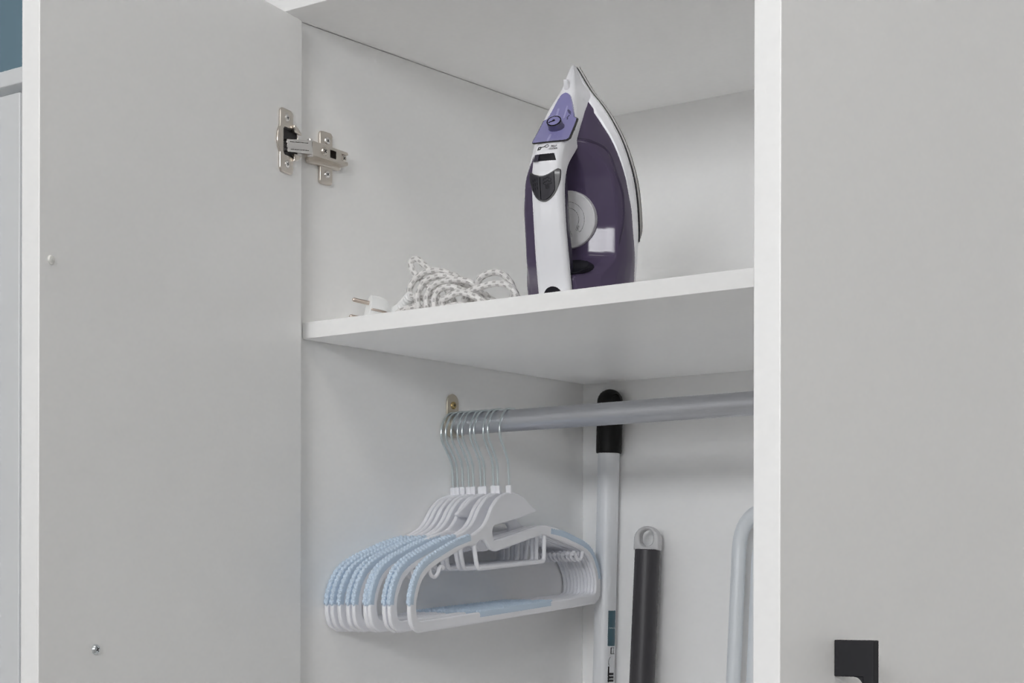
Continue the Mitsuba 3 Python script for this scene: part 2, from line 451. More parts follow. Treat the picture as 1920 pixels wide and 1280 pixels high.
chan = chan - m3.Manifold.cube((.03, .0105, .0086)).translate((.007, .0268, za - .0045)) - m3.Manifold.cube((.03, .014, .0074)).translate((.009, .0478, za - .0035))
obj('arm', tri(chan), 'nickel', hg, 30)
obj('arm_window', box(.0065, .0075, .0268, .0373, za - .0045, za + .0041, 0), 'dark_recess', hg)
for y, dr_, r in ((.0160, .0006, .0048), (.0530, -.0022, .0044)):
    _, rec = add_screw(hg, frame((slope_x(y) + dr_ - .001, y, za), (0, 1, 0), (0, 0, 1), (1, 0, 0)), r, .0026, 'nickel', turn=.7)
    obj('screw_recess', rec, 'dark_recess', hg)
plate = sbox(.0242, -.0290, .0444, .0290).buffer(-.004).buffer(.004, quad_segs=6)
base_bar = sbox(.0040, -.0105, .0560, .0110).buffer(-.003).buffer(.003)
pm = cat(soft_extrude(plate, .004, .0014), place(soft_extrude(base_bar, .005, .0014), frame((0, 0, .0008), (1, 0, 0), (0, 1, 0), (0, 0, 1))))
obj('mounting_plate', fix(pm, frame((.0022, 0, zc + .0015), (0, 1, 0), (0, 0, 1), (1, 0, 0))), 'nickel', hg, 35)
for z in (1.8540, 1.8170):
    _, rec = add_screw(hg, frame((.0038, .0350, z), (0, 1, 0), (0, 0, 1), (1, 0, 0)), .0042, .002, 'polished_nickel', turn=.9)
    obj('screw_recess', rec, 'dark_recess', hg)

# ------------------------------------------------------------------ hanging rail and its bracket
RYC, RZT, RR = .2555, 1.571, .0128
obj('hanging_rail', place(trimesh.creation.cylinder(RR, WID - .004, sections=48), frame((WID / 2, RYC, RZT - RR), (0, 1, 0), (0, 0, 1), (1, 0, 0))), 'satin_tube', wd, 40, label='satin grey metal rail')
bk = wd + '__rail_bracket'
strip = sbox(-.0107, -.05, .0107, .022).buffer(0)
strip = unary_union([sbox(-.0107, -.026, .0107, .0135), Point(0, .0135).buffer(.0107, quad_segs=10)])
BM = frame((.0013, RYC + .0015, RZT), (0, 1, 0), (0, 0, 1), (1, 0, 0))
scene[bk] = mikit.ply(fix(soft_extrude(strip, .0026, .001), BM), 'bracket_metal', smooth=35); used[bk] = 1
cupr = Point(0, -RR).buffer(.0158, quad_segs=12).difference(Point(0, -RR).buffer(RR + .0003, quad_segs=12)).difference(sbox(-.03, -.004, .03, .03))
obj('rail_cup', fix(extrude(cupr, .011, 0), frame((.002, RYC, RZT), (0, 1, 0), (0, 0, 1), (1, 0, 0))), 'bracket_metal', bk, 35)
_, rec = add_screw(bk, frame((.0025, RYC + .0015, RZT + .0105), (0, 1, 0), (0, 0, 1), (1, 0, 0)), .0046, .0022, 'brass_screw', turn=.2)
obj('screw_recess', rec, 'dark_recess', bk)

# ------------------------------------------------------------------ clothes hangers
mm = 1e-3


def arr(*p):
    return np.array(p, float) * mm


def smooth_line(p, n=5):
    return spline(p, n)


neck = [(-6.5, -96), (-14, -97.2), (-30, -101.6), (-45, -111.8), (-56, -124), (-70, -134.3), (-97, -142.3)]
should = [(-131, -147.8), (-160, -155.2), (-187, -162.8), (-207, -172.3), (-218.5, -184), (-226.5, -198), (-230, -211), (-230.3, -224), (-226, -235.5), (-214, -242.5)]
left = smooth_line(neck + should, 5)
right = [(-x, y) for x, y in should][::-1]
right = smooth_line([(214, -242.5)] + right[1:] + [(118, -143), (98, -139.3), (82, -137.2), (66, -138)], 5)
notch = smooth_line([(66, -138), (-34, -150.2), (-42, -148.6), (-46.5, -141.5), (-43, -134.8), (-34, -132.8), (14, -127.2), (58, -121.8)], 5)
tipn = smooth_line([(58, -121.8), (61.5, -120), (60, -117)] + [(45, -109.5), (30, -101.6), (14, -97.2), (6.5, -96)], 4)
outer = np.vstack([left[::1], right, notch[1:], tipn[1:], [[3, -96.2], [-3, -96.2]]]) * mm
inner_l = [(-208, -230), (-215.5, -226), (-217, -212.5), (-212, -199.4), (-202, -186), (-180, -174), (-140, -163), (-108, -155), (-88, -154.2), (-78, -150.5), (-69, -148.8), (-62, -151.5),
           (-53, -159), (-42, -162.9), (-25, -161.8), (66, -150), (80, -149.6), (98, -153), (138, -162.2), (180, -172.6), (202, -184), (213, -199.4), (217.5, -212.5), (215.5, -226), (208, -230)]
hole = np.vstack([smooth_line(inner_l, 4), [[0, -230]]]) * mm
body_poly = Polygon(outer, [hole]).buffer(0)
hm = soft_extrude(body_poly, .0052, .0021, 4)
PLM = frame((0, 0, 0), (0, 1, 0), (0, 0, 1), (1, 0, 0))      # drawn (a, b, thickness) -> (thickness, a, b)
bodyM = place(hm, PLM)


def in_plane(p):
    return np.c_[np.zeros(len(p)), np.asarray(p, float) * mm]


loopm = tube(in_plane(fillet([(-87, -152), (-83, -172), (-80, -181), (79, -181), (82, -175), (83.5, -150)], 9, 6)), .0026, 10)
jm = [tube(in_plane(spline([(s * 186, -172), (s * 183, -180), (s * 176, -184.5), (s * 168.5, -182), (s * 162, -174), (s * 156, -176)], 5)), [.0022] * 20 + [.0021] * 3 + [.0026] * 3, 8) for s in (-1, 1)]
bodyM = cat(bodyM, loopm, *jm, box(-.0034, .0034, -.0026, .0026, -.098, -.0875, .0010))
# pale blue grips: a band over the edge, with small nubs in two staggered rows
line = np.vstack([smooth_line(neck[-1:] + should[:7], 8)]) * mm


def grip_mesh(path, depth, out=.0010, step=.0060):
    ls = LineString(path)
    band = ls.buffer(out, cap_style=2, single_sided=False)
    n = len(path); t = np.gradient(path, axis=0); t /= np.linalg.norm(t, axis=1, keepdims=True)
    nrm = np.c_[-t[:, 1], t[:, 0]]
    if (nrm[n // 3] @ np.array([0, 1])) < 0:
        nrm = -nrm
    poly = Polygon(np.vstack([path + nrm * out, (path - nrm * depth)[::-1]])).buffer(0)
    g = [place(soft_extrude(poly, .0058, .0015), PLM)]
    L = ls.length; k = int(L / step)
    nub = trimesh.creation.icosphere(1, 1.0)
    for i in range(k + 1):
        q = min(L, (i + .4) * step); p = np.array(ls.interpolate(q).coords[0]); p2 = np.array(ls.interpolate(min(L, q + .001)).coords[0]); p1 = np.array(ls.interpolate(max(0, q - .001)).coords[0])
        d = p2 - p1; d /= np.linalg.norm(d); m_ = np.array([-d[1], d[0]]); m_ = m_ if m_ @ nrm[min(n - 1, int(n * q / L))] > 0 else -m_
        for sx in (-1, 1):
            q2 = p + d * (sx * step * .22) + m_ * out * .35
            b = nub.copy(); b.apply_scale((.0016, .0027, .0017))
            b.apply_transform(frame((sx * .0013, q2[0], q2[1]), (1, 0, 0), (0, d[0], d[1]), (0, m_[0], m_[1]))); g.append(b if np.cross(d, m_) > 0 else trimesh.Trimesh(b.vertices, b.faces[:, ::-1], process=False))
    return cat(*g)


gripL = grip_mesh(line, .0068)
gripR = grip_mesh(line * np.array([-1, 1]), .0068)
gripB = grip_mesh(np.c_[np.linspace(-.083, .092, 60), np.full(60, -.2300)], .0065)
hook_pts = spline([(27, -15), (25.5, -6.5), (19, .2), (8, 1.4), (-3, -.6), (-12, -8.5), (-17.5, -19), (-17.3, -31), (-11, -42), (-3.4, -54), (-.8, -60), (0, -66), (0, -92)], 6)
hookM = tube(in_plane(hook_pts), .00135, 10)
plies = {'body': mikit.ply(bodyM, 'hanger_white', smooth=40), 'grip': mikit.ply(gripL, 'hanger_blue', smooth=45), 'grip_001': mikit.ply(gripR, 'hanger_blue', smooth=45),
         'grip_002': mikit.ply(gripB, 'hanger_blue', smooth=45), 'hook': mikit.ply(hookM, 'zinc_wire', smooth=True)}
# x of the hook on the rail and the turn of each hanger, nearest the side panel first
HANG = [(.0046, 0.0), (.0114, .32), (.0195, .98), (.0287, 1.92), (.0356, 2.29), (.0468, 3.71), (.0526, 3.76), (.0658, 5.69), (.0723, 5.93), (.0886, 8.69)]
WHERE = ['last in the row, flat against the side panel', 'second out from the side panel', 'third out from the side panel', 'fourth out from the side panel', 'fifth out from the side panel',
         'fifth from the free end of the row', 'fourth from the free end, turned back to front', 'third from the free end of the row', 'just behind the nearest one',
         'nearest the viewer, at the free end']
for (x, yw), where in list(zip(HANG, WHERE))[::-1]:
    h = thing('clothes_hanger', 'white and blue clothes hanger, ' + where, 'clothes hanger', 'white and blue clothes hangers on the rail')
    Tb = T().translate((x, RYC, RZT)).rotate((0, 0, 1), yw).rotate((1, 0, 0), 4.1).translate((0, -.007, 0))
    turned = Tb.rotate((0, 0, 1), 180) if 'back to front' in where else Tb
    for part, d in plies.items():
        obj(part if part in ('body', 'hook') else 'grip', d, None, h, to_world=Tb if part == 'hook' else turned,
            label={'hook': 'shiny metal wire hook', 'body': None}.get(part, 'pale blue ribbed grip'))

# ------------------------------------------------------------------ mop pole, broom handle and tube frame against the back panel
def along(p0, p1):
    p0, p1 = np.array(p0, float), np.array(p1, float)
    z = p1 - p0; L = np.linalg.norm(z); z /= L
    x = np.cross((0, 1, 0), z); x /= np.linalg.norm(x)
    return frame(p0, x, np.cross(z, x), z), L


mp = thing('mop_pole', 'white telescopic mop pole with a black end cap, leaning in the back corner', 'pole')
MT, MB_ = np.array([.0528, .5122, 1.5401]), np.array([.0214, .504, .10])
AM, AL = along(MB_, MT)
obj('tube', place(lathe([(0, 0), (.0140, 0), (.0140, AL), (0, AL)], 40), AM), 'pole_white', mp, 40)
capm = m3.Manifold.revolve(m3.CrossSection([np.array([(0, -.002), (.0158, -.002), (.0166, 0), (.0166, .064)] + [(.0166 * math.cos(a), .064 + .0166 * math.sin(a)) for a in np.linspace(.12, math.pi / 2, 10)])]), 48)
ch = m3.Manifold.cylinder(.06, .0062, .0062, 24, True).rotate((90, 0, 0)).scale((1, 1, 1.25)).translate((.0015, 0, .066))
obj('end_cap', fix(tri(capm - ch), AM @ frame((0, 0, AL), (1, 0, 0), (0, 1, 0), (0, 0, 1)) @ rotation_matrix(1.05, (0, 0, 1))), 'black_plastic', mp, 35, label='black plastic end cap')


def wrap(u0, u1, z0, z1, r, n=8):
    """A patch of a tube's surface between two angles and two heights."""
    a = np.linspace(u0, u1, n + 1)
    v = np.vstack([np.c_[r * np.cos(a), r * np.sin(a), np.full(n + 1, z)] for z in (z0, z1)])
    f = []
    for i in range(n):
        f += [(i, i + 1, n + 2 + i), (i, n + 2 + i, n + 1 + i)]
    return trimesh.Trimesh(v, f, process=False)


va = math.atan2(-1.95, 1.345)      # bearing from the pole to the viewer
M0 = AM
zt0 = AL * (1.336 - MB_[2]) / (MT[2] - MB_[2]); sc = AL / (MT[2] - MB_[2])
stk = obj('label_sticker', place(cat(wrap(va + .30, va + 1.25, zt0 - .0225, zt0 - .0005, .0142), wrap(va + .30, va + 1.25, zt0 - .046, zt0 - .0231, .0142)), M0), 'sticker_teal', mp, label='dark teal label with small print')
rows = [wrap(va + .36, va + .36 + .05, zt0 - .002 - k * .0034 - .0022, zt0 - .002 - k * .0034, .01432) for k in range(13)]
obj('small_print', place(cat(*rows), M0), 'print_grey', stk)
marks = [wrap(va + .62, va + 1.15, zt0 - .0485, zt0 - .0478, .0143), wrap(va + .62, va + .72, zt0 - .0555, zt0 - .0478, .0143), wrap(va + .62, va + 1.15, zt0 - .0562, zt0 - .0555, .0143), wrap(va + .95, va + 1.0, zt0 - .0562, zt0 - .0478, .0143)]
arc = [wrap(va + .40 + .24 * (1 - math.sin(b)), va + .45 + .24 * (1 - math.sin(b)), zt0 - .066 + .006 * math.cos(b + .25), zt0 - .066 + .006 * math.cos(b), .0143, 2) for b in np.linspace(.1, 3.0, 11)]
blk = [wrap(va + .38, va + 1.1, zt0 - .0805 - k * .0042 - .003, zt0 - .0805 - k * .0042, .0143) for k in range(3)] + [wrap(va + .38, va + .52, zt0 - .0925, zt0 - .072, .0143)]
obj('printed_mark', place(cat(*marks, *arc, *blk), M0), 'print_black', mp, label='black printed symbols')

br = thing('broom_handle', 'dark grey broom handle with a light grey hanging loop, against the back panel', 'broom')
BT, BB = np.array([.1188, .503, 1.4127]), np.array([.0875, .455, .1])
AM, AL = along(BB, BT)
obj('grip', place(lathe([(0, 0), (.0160, 0), (.0160, AL - .0012), (.0153, AL), (0, AL)], 40), AM), 'grip_grey', br, 40)
lp = unary_union([sbox(-.0165, -.0005, .0165, .013), Point(0, .013).buffer(.0165, quad_segs=16)])
lph = unary_union([Point(0, .0125).buffer(.0085, quad_segs=10), Point(0, .0195 - .003).buffer(.0085, quad_segs=10)])
lm_ = soft_extrude(lp.difference(lph), .017, .0024)
obj('hanging_loop', fix(lm_, AM @ frame((0, 0, AL), (1, 0, 0), (0, 1, 0), (0, 0, 1)) @ rotation_matrix(.30, (0, 0, 1)) @ frame((0, 0, 0), (1, 0, 0), (0, 0, 1), (0, -1, 0))), 'loop_grey', br, 40, label='light grey hanging loop')

fr = thing('tube_frame', 'white folded tube frame behind the right door, at the back of the wardrobe', 'frame')
for k, (x0, x1, zt_, y, yb) in enumerate(((.2545, .62, 1.4615, .503, .45), (.2750, .60, 1.446, .514, .47))):
    pts = [(x0 - .034, yb, .1), (x0, y, zt_ - .004), (x0 + .002, y, zt_), (x1, y, zt_), (x1 + .03, yb, .1)]
    pts = [(x0 - .034, yb, .1), (x0, y, zt_), (x1, y, zt_), (x1 + .03, yb, .1)]
    obj('tube', tube(fillet(pts, .052, 10), .0088, 24), 'frame_white', fr, True)

# ------------------------------------------------------------------ neighbouring cabinet and blue wall at the left edge
cb = thing('cabinet', 'pale cabinet with flat doors under a top board, left of the wardrobe', 'cabinet')
obj('top_board', box(-1.30, -.022, -.016, .555, 1.986, 2.006, .0015), 'cabinet_board', cb, 30)
obj('carcass', box(-1.29, -.024, .012, .55, .05, 1.984, 0), 'cabinet_board', cb)
obj('door', box(-.885, -.4748, -.010, .009, .06, 1.9775, .0015), 'cabinet_board', cb, 30)
obj('door', box(-.4712, -.03, -.010, .009, .06, 1.9805, .0015), 'cabinet_board', cb, 30)
obj('door', box(-1.285, -.888, -.010, .009, .06, 1.9775, .0015), 'cabinet_board', cb, 30)
obj('plinth', box(-1.28, -.03, .03, .05, 0, .05, 0), 'cabinet_board', cb)

# ------------------------------------------------------------------ steam iron standing on its heel: w across, h out from the soleplate towards the handle, z up; the sole leans
ir = thing('steam_iron', 'white and dark purple steam iron standing upright on its heel on the shelf', 'iron')
IW, LEAN = np.array([.9535, .3013, 0]), .16
IO, IH = np.array([.2895, .125, SH]) + .0027 * IW, np.array([.3013, -.9535, 0]) - .04 * IW


def iw(v):
    """(w, h, z) -> the room."""
    v = np.asarray(v, float)
    return IO + v[:, :1] * IW + (v[:, 1:2] + LEAN * v[:, 2:3]) * IH + v[:, 2:3] * np.array([0, 0, 1.0])


def to_iron(m):
    m = m.copy(); m.vertices = iw(m.vertices)
    if m.is_watertight and m.volume < 0:
        m.invert()
    return m


def prof(*kv):
    z = np.array([k for k, _ in kv]); v = np.array([q for _, q in kv])
    o = np.argsort(z)
    return lambda x: np.interp(x, z[o], v[o])


def smooth_prof(*kv):
    from scipy.interpolate import PchipInterpolator
    kv = sorted(kv); p = PchipInterpolator([k for k, _ in kv], [q for _, q in kv])
    lo, hi = kv[0][0], kv[-1][0]
    return lambda x: p(np.clip(x, lo, hi))


Sw = smooth_prof((0, 0.0519), (0.0266, 0.0539), (0.0472, 0.0564), (0.0828, 0.0596), (0.0966, 0.0596), (0.1174, 0.0586), (0.1323, 0.0566), (0.1511, 0.0522), (0.1684, 0.0466), (0.1826, 0.0402), (0.1964, 0.0328), (0.2076, 0.0254), (0.2194, 0.0163), (0.2328, 0.0084), (0.242, 0.0034), (0.2455, 0.0012))
Tw = smooth_prof((0, 0.0524), (0.0267, 0.0544), (0.0564, 0.0567), (0.0939, 0.0567), (0.1159, 0.0547), (0.1294, 0.0527), (0.1481, 0.0481), (0.1675, 0.0406), (0.1828, 0.0319), (0.1961, 0.0241), (0.2078, 0.0161), (0.213, 0.0124))
# top line of the nose and the handle
HT = smooth_prof((0, .1015), (.02, .1035), (.05, .1065), (.08, .108), (.117, .1075), (.129, .104), (.14, .0985), (.149, .0915), (.16, .0785), (.172, .0645), (.187, .0490), (.203, .0372), (.224, .0230), (.2380, .0142), (.2455, .0085))
WT = smooth_prof((0, .0168), (.03, .0166), (.08, .0158), (.11, .0158), (.13, .0150), (.15, .0150), (.165, .0145), (.18, .0132), (.195, .0115), (.21, .0095), (.224, .0072), (.235, .0046), (.2455, .0014))


def rounded(pts, r=.0012, n=3):
    """A closed (w, h) ring with a fixed number of points, corners rounded."""
    p = [np.asarray(q, float) for q in pts]; out = []
    for i in range(len(p)):
        a, b, c = p[i - 1], p[i], p[(i + 1) % len(p)]
        u, v = a - b, c - b; lu, lv = np.linalg.norm(u) + 1e-9, np.linalg.norm(v) + 1e-9
        d = min(r, lu * .45, lv * .45)
        for t in np.linspace(0, 1, n):
            out.append((1 - t) ** 2 * (b + u / lu * d) + 2 * t * (1 - t) * b + t * t * (b + v / lv * d))
    return np.array(out)


def sym(half):
    """Right half of a section from bottom to top -> the closed ring."""
    return list(half) + [(-w, h) for w, h in half[::-1]]


def zloft(zs, section, r=.0012):
    return to_iron(loft([np.c_[rounded(section(z), r), np.full(len(rounded(section(z), r)), z)] for z in zs]))


zs_all = np.r_[np.linspace(.0005, .225, 46), np.linspace(.228, .2455, 10)]
SOLE_END = .066


def sole_w(z):
    return Sw(z) + .0004 if z > .085 else (Sw(.085) + .0004) * math.sqrt(max(0.0, 1 - ((.085 - z) / .021) ** 2 * .25))


obj('soleplate', zloft(np.r_[np.linspace(SOLE_END, .225, 36), np.linspace(.228, .2462, 10)], lambda z: sym([(sole_w(z) - .0005, -.0062), (sole_w(z) + .0020, -.0050), (sole_w(z) + .0020, -.0006)]), .0006), 'sole_metal', ir, 35, label='dark metal soleplate')
obj('heat_gap', zloft(np.r_[np.linspace(SOLE_END + .002, .225, 36), np.linspace(.228, .2445, 10)], lambda z: sym([(Sw(z) + .0006, -.0010), (Sw(z) + .0006, .0018)]), .0004), 'iron_black', ir, 35)
SK = smooth_prof((0, .004), (.03, .006), (.07, .0105), (.13, .0125), (.2, .0125), (.2455, .005))
obj('skirt', zloft(zs_all, lambda z: sym([(Sw(z) - .0012, .0012), (Sw(z), .0022), (Sw(z) - .0002, SK(z) * .7), (min(Sw(z) * .93, Tw(min(z, .2125)) + .0008) if z < .2125 else Sw(z) * .8, SK(z) + .002 if z < .2 else SK(z) * .9)]), .0012), 'iron_white', ir, 40, label='white plastic skirt')

# water tank: convex shoulders above, a saddle with a ridge in the middle, a block that carries the handle below
def tank_section(z):
    t = float(Tw(z))
    up = np.clip((z - .126) / .036, 0, 1); up = up * up * (3 - 2 * up)          # shoulder under the nose
    lo = np.clip((.050 - z) / .030, 0, 1); lo = lo * lo * (3 - 2 * lo)          # block at the heel
    rise = .0043 * float(np.interp(z, [.044, .077], [1, 0]))
    mid = [(t, .010), (t * .985, .017), (t * .955, .026), (t * .915, .0335), (t * .86, .0385 + rise), (t * .66, .0408 + rise), (t * .36, .0436 + rise), (.001, .0444 + rise)]
    hi = float(np.interp(z, [.14, .16, .172, .187, .2035, .2125], [.0585, .0555, .0455, .0325, .0200, .0140]))
    wn = min(t * .36, .014)
    shoulder = [(t, .010), (t * .94, .010 + (hi - .010) * .20), (t * .86, .010 + (hi - .010) * .38), (t * .77, .010 + (hi - .010) * .56), (t * .67, .010 + (hi - .010) * .73), (t * .56, .010 + (hi - .010) * .88), (wn, hi), (.001, hi)]
    heel = [(t, .010), (t * .99, .022), (t * .955, .034), (t * .88, .048), (t * .70, .064), (t * .50, .077), (.0185, .088), (.001, .090)]
    m = [(a[0] * (1 - up) + b[0] * up, a[1] * (1 - up) + b[1] * up) for a, b in zip(mid, shoulder)]
    m = [(a[0] * (1 - lo) + b[0] * lo, a[1] * (1 - lo) + b[1] * lo) for a, b in zip(m, heel)]
    return [(t * .97, .004)] + m


obj('water_tank', zloft(np.r_[np.linspace(.0005, .20, 61), np.linspace(.2025, .2125, 5)], lambda z: sym(tank_section(z)), .0022), 'iron_purple', ir, 50, label='dark purple see-through water tank')


def on_tank(w, z):
    sec = rounded(sym(tank_section(z)), .0022); sec = sec[sec[:, 0] > 0]; sec = sec[sec[:, 1] > .012]
    o = np.argsort(sec[:, 0])
    return float(np.interp(w, sec[o, 0], sec[o, 1]))


seam = spline([(.0094, .1620), (.0229, .1604), (.0329, .1581), (.0399, .1518), (.0464, .1353), (.0515, .1151), (.0530, .0968), (.0522, .0800), (.0500, .0640), (.0480, .0480)], 6)
seam_r = np.interp(np.linspace(0, 1, len(seam)), [0, .15, .8, 1], [.0012, .0026, .0024, .0010])
obj('tank_seam', to_iron(tube(np.array([(w - .0008, on_tank(w, z) - .0017, z) for w, z in seam]), seam_r, 10)), 'iron_deep', ir, True)
# dark hollow at the foot of the handle opening
def hollow_section(z):
    q = math.sqrt(max(.02, 1 - ((z - .033) / .0100) ** 2)); top = float(np.interp(z, [.0235, .030, .036, .0425], [.0905, .084, .074, .0605]))
    return [(.009 + .022 * q, .040), (.009 + .022 * q, top), (.009 - .022 * q, top), (.009 - .022 * q, .040)]


hol = zloft(np.linspace(.0235, .0425, 9), hollow_section, .002)
obj('handle_hollow', hol, 'iron_black', ir, 40)

# white shell: nose and, running on from it, the top strip of the handle
NB = smooth_prof((0, .0168), (.03, .0166), (.08, .0158), (.098, .0158), (.115, .0158), (.128, .0160), (.149, .0166), (.160, .0172), (.172, .0178), (.187, .0180), (.200, .0165), (.2070, .0160), (.2130, .0188), (.2180, .0168), (.224, .0126), (.234, .0070), (.2455, .0016))
NH = smooth_prof((0, .0890), (.03, .0930), (.08, .0955), (.100, .0945), (.115, .0905), (.128, .083), (.149, .058), (.160, .044), (.172, .032), (.187, .0205), (.203, .0135), (.2088, .010), (.224, .006), (.2455, .002))


def shell_section(z):
    t, b, ht, hb = float(WT(z)), float(NB(z)), float(HT(z)), float(NH(z))
    k = min(1.0, (ht - hb) / .0150)
    return sym([(b, hb), ((b + t) / 2, (hb + ht - .0055 * k) / 2), (t, ht - .0055 * k), (t * .80, ht - .0013 * k), (t * .35, ht)])


obj('shell', zloft(np.r_[np.linspace(.0005, .225, 72), np.linspace(.228, .2455, 8)], shell_section, .0016), 'iron_white', ir, 50, label='glossy white upper shell and handle strip')
obj('handle_grip', zloft(np.linspace(.0005, .150, 34), lambda z: sym([(float(WT(z)) * .55, float(HT(min(z, .128))) - .030 - max(0, z - .128) * .9), (float(WT(z)) * .93, float(HT(min(z, .128))) - .026 - max(0, z - .128) * .9), (float(WT(z)) * .97, float(HT(min(z, .128))) - .0122 - max(0, z - .128) * 1.1)]), .003), 'iron_dark', ir, 45, label='dark underside of the handle')


def crown(w, z):
    t = float(WT(z)) if np.isscalar(z) else WT(z)
    k = np.clip(np.abs(w) / np.maximum(t, 1e-4), 0, 1.3)
    return -.0034 * np.clip(k - .35, 0, 1) ** 1.5


def on_top(poly, lo, hi, size=.0022):
    """A plate of the (w, z) polygon lying on the top line of nose and handle, from offset lo to hi."""
    m = extrude(poly, 1.0)
    v, f = trimesh.remesh.subdivide_to_size(m.vertices * np.array([1, 1, .0015]), m.faces, size, max_iter=12)
    t = v[:, 2] / .0015
    return to_iron(trimesh.Trimesh(np.c_[v[:, 0], HT(v[:, 1]) + crown(v[:, 0], v[:, 1]) + lo + (hi - lo) * t, v[:, 1]], f, process=False))


# nozzle
nz = lathe([(0, 0), (.0026, 0), (.0028, .0006), (.0028, .0085), (.0023, .0096), (0, .0098)], 20)
nzp = iw(np.array([[-.0012, .0262, .2195]]))[0]
nd = np.array([0, 0, 1.0]) * .93 + IH * .36; nd /= np.linalg.norm(nd); nx = IW
obj('spray_nozzle', place(nz, frame(nzp - nd * .002, nx, np.cross(nd, nx), nd)), 'iron_white', ir, 40)
# translucent lilac filler cap with side ears, a dark edge, a knob
cap_poly = Polygon(spline([(0, .2125), (.0045, .2095), (.0078, .2020), (.0108, .1925), (.0140, .1830)], 5).tolist() + [(.0172, .1815), (.0176, .1795), (.0186, .1560), (.0172, .1535), (.0100, .1525), (-.0100, .1520), (-.0178, .1525), (-.0186, .1545), (-.0176, .1795), (-.0172, .1815)] +
                   [(-x, z) for x, z in spline([(0, .2125), (.0045, .2095), (.0078, .2020), (.0108, .1925), (.0140, .1830)], 5).tolist()[:0:-1]])
cp = obj('filler_cap', on_top(cap_poly, -.001, .0032), 'lilac_clear', ir, 40, label='translucent lilac filler cap')
edge = cap_poly.buffer(.00055).difference(cap_poly.buffer(-.0001)).intersection(sbox(-.03, .150, .03, .1825))
obj('cap_edge', on_top(edge, -.0012, .0030), 'print_black', cp, 30)
obj('cap_rib', on_top(unary_union([LineString([(-.0036, .1745), (-.0036, .193)]).buffer(.0010), LineString([(.0050, .1820), (.0050, .1955)]).buffer(.0008), LineString([(-.0012, .1530), (-.0012, .1605)]).buffer(.0011)]), .0022, .0035), 'lilac_pale', cp, 30)
obj('cap_seal', on_top(unary_union([Polygon([(.0066, .1925), (.0100, .1895), (.0108, .1855), (.0084, .1875), (.0064, .1905)]), LineString([(.0094, .1850), (.0084, .1822), (.0092, .1800)]).buffer(.0005), LineString([(-.0092, .1765), (-.0084, .1800)]).buffer(.0006)]), .0024, .0035), 'lilac_deep', cp, 30)
kp = iw(np.array([[.0012, HT(.1690) + .001, .1690]]))[0]
kd = IH * .80 + np.array([0, 0, .60]); kd /= np.linalg.norm(kd)
KM = frame(kp, IW, np.cross(kd, IW), kd)
kn = obj('cap_knob', place(lathe([(0, -.003), (.0088, -.003), (.0088, .0), (.0078, .0025), (.0072, .0085), (.0066, .0095), (0, .0095)], 28), KM), 'lilac_deep', cp, 40)
kr = tube(np.c_[.0070 * np.cos(np.linspace(0, 2 * np.pi, 33)[:-1]), .0070 * np.sin(np.linspace(0, 2 * np.pi, 33)[:-1]), np.full(32, .0098)], .0006, 6, closed=True)
obj('knob_top', place(lathe([(0, .0094), (.0066, .0094), (.0062, .0102), (0, .0103)], 28), KM), 'lilac_clear', cp, 40)
obj('knob_rim', place(cat(kr, box(-.0058, .001, -.0006, .0006, .0100, .0108, .0003), place(lathe([(0, .0100), (.0012, .0100), (.0012, .0110), (0, .0110)], 12), np.eye(4))), KM @ rotation_matrix(.5, (0, 0, 1))), 'iron_black', cp, 35)


def txt(s, h, w, z, off=.0003, bold=False, stretch=1.0):
    t = meshkit.text_mesh(s, h, .0002, bold); wd_ = np.ptp(t.vertices[:, 0])
    t.apply_translation((-wd_ / 2 - t.vertices[:, 0].min(), 0, 0))
    v = t.vertices * np.array([stretch, 1, 1])
    ww, zz = w + v[:, 0], z + v[:, 1]
    return to_iron(trimesh.Trimesh(np.c_[ww, HT(zz) + crown(ww, zz) + off + v[:, 2], zz], t.faces, process=False))


obj('lettering', cat(txt('SELF', .0019, .0062, .14585), txt('CLEAN', .0019, .0062, .1430)), 'print_black', ir, label='SELF CLEAN lettering')
drop = unary_union([Point(-.0085, .1452).buffer(.0017), LineString([(-.0100, .1436), (-.0072, .1464)]).buffer(.0005)]).difference(Point(-.0084, .1453).buffer(.0009))
cloud = unary_union([Point(.0 - .0012 + dx, .1472 + dz).buffer(r) for dx, dz, r in ((-.0012, 0, .0011), (0, .0007, .0012), (.0012, 0, .0011), (0, -.0006, .0011))])
cloud = cloud.difference(cloud.buffer(-.00038))
obj('steam_symbol', on_top(unary_union([drop, cloud, LineString([(-.0068, .1460), (-.0028, .1470)]).buffer(.00026)]), -.0002, .0004, .001), 'print_black', ir)
slot = Polygon([(-.0128, .1310), (-.0118, .1382), (.0082, .1386), (.0108, .1312)])
sl = obj('steam_slider', on_top(slot, -.0016, .00035), 'iron_black', ir, 30, label='black steam slider slot')
obj('slider_tab', on_top(Polygon([(-.0118, .1306), (-.0110, .1376), (-.0064, .1376), (-.0070, .1306)]), .0003, .0022), 'iron_dark', sl, 30)

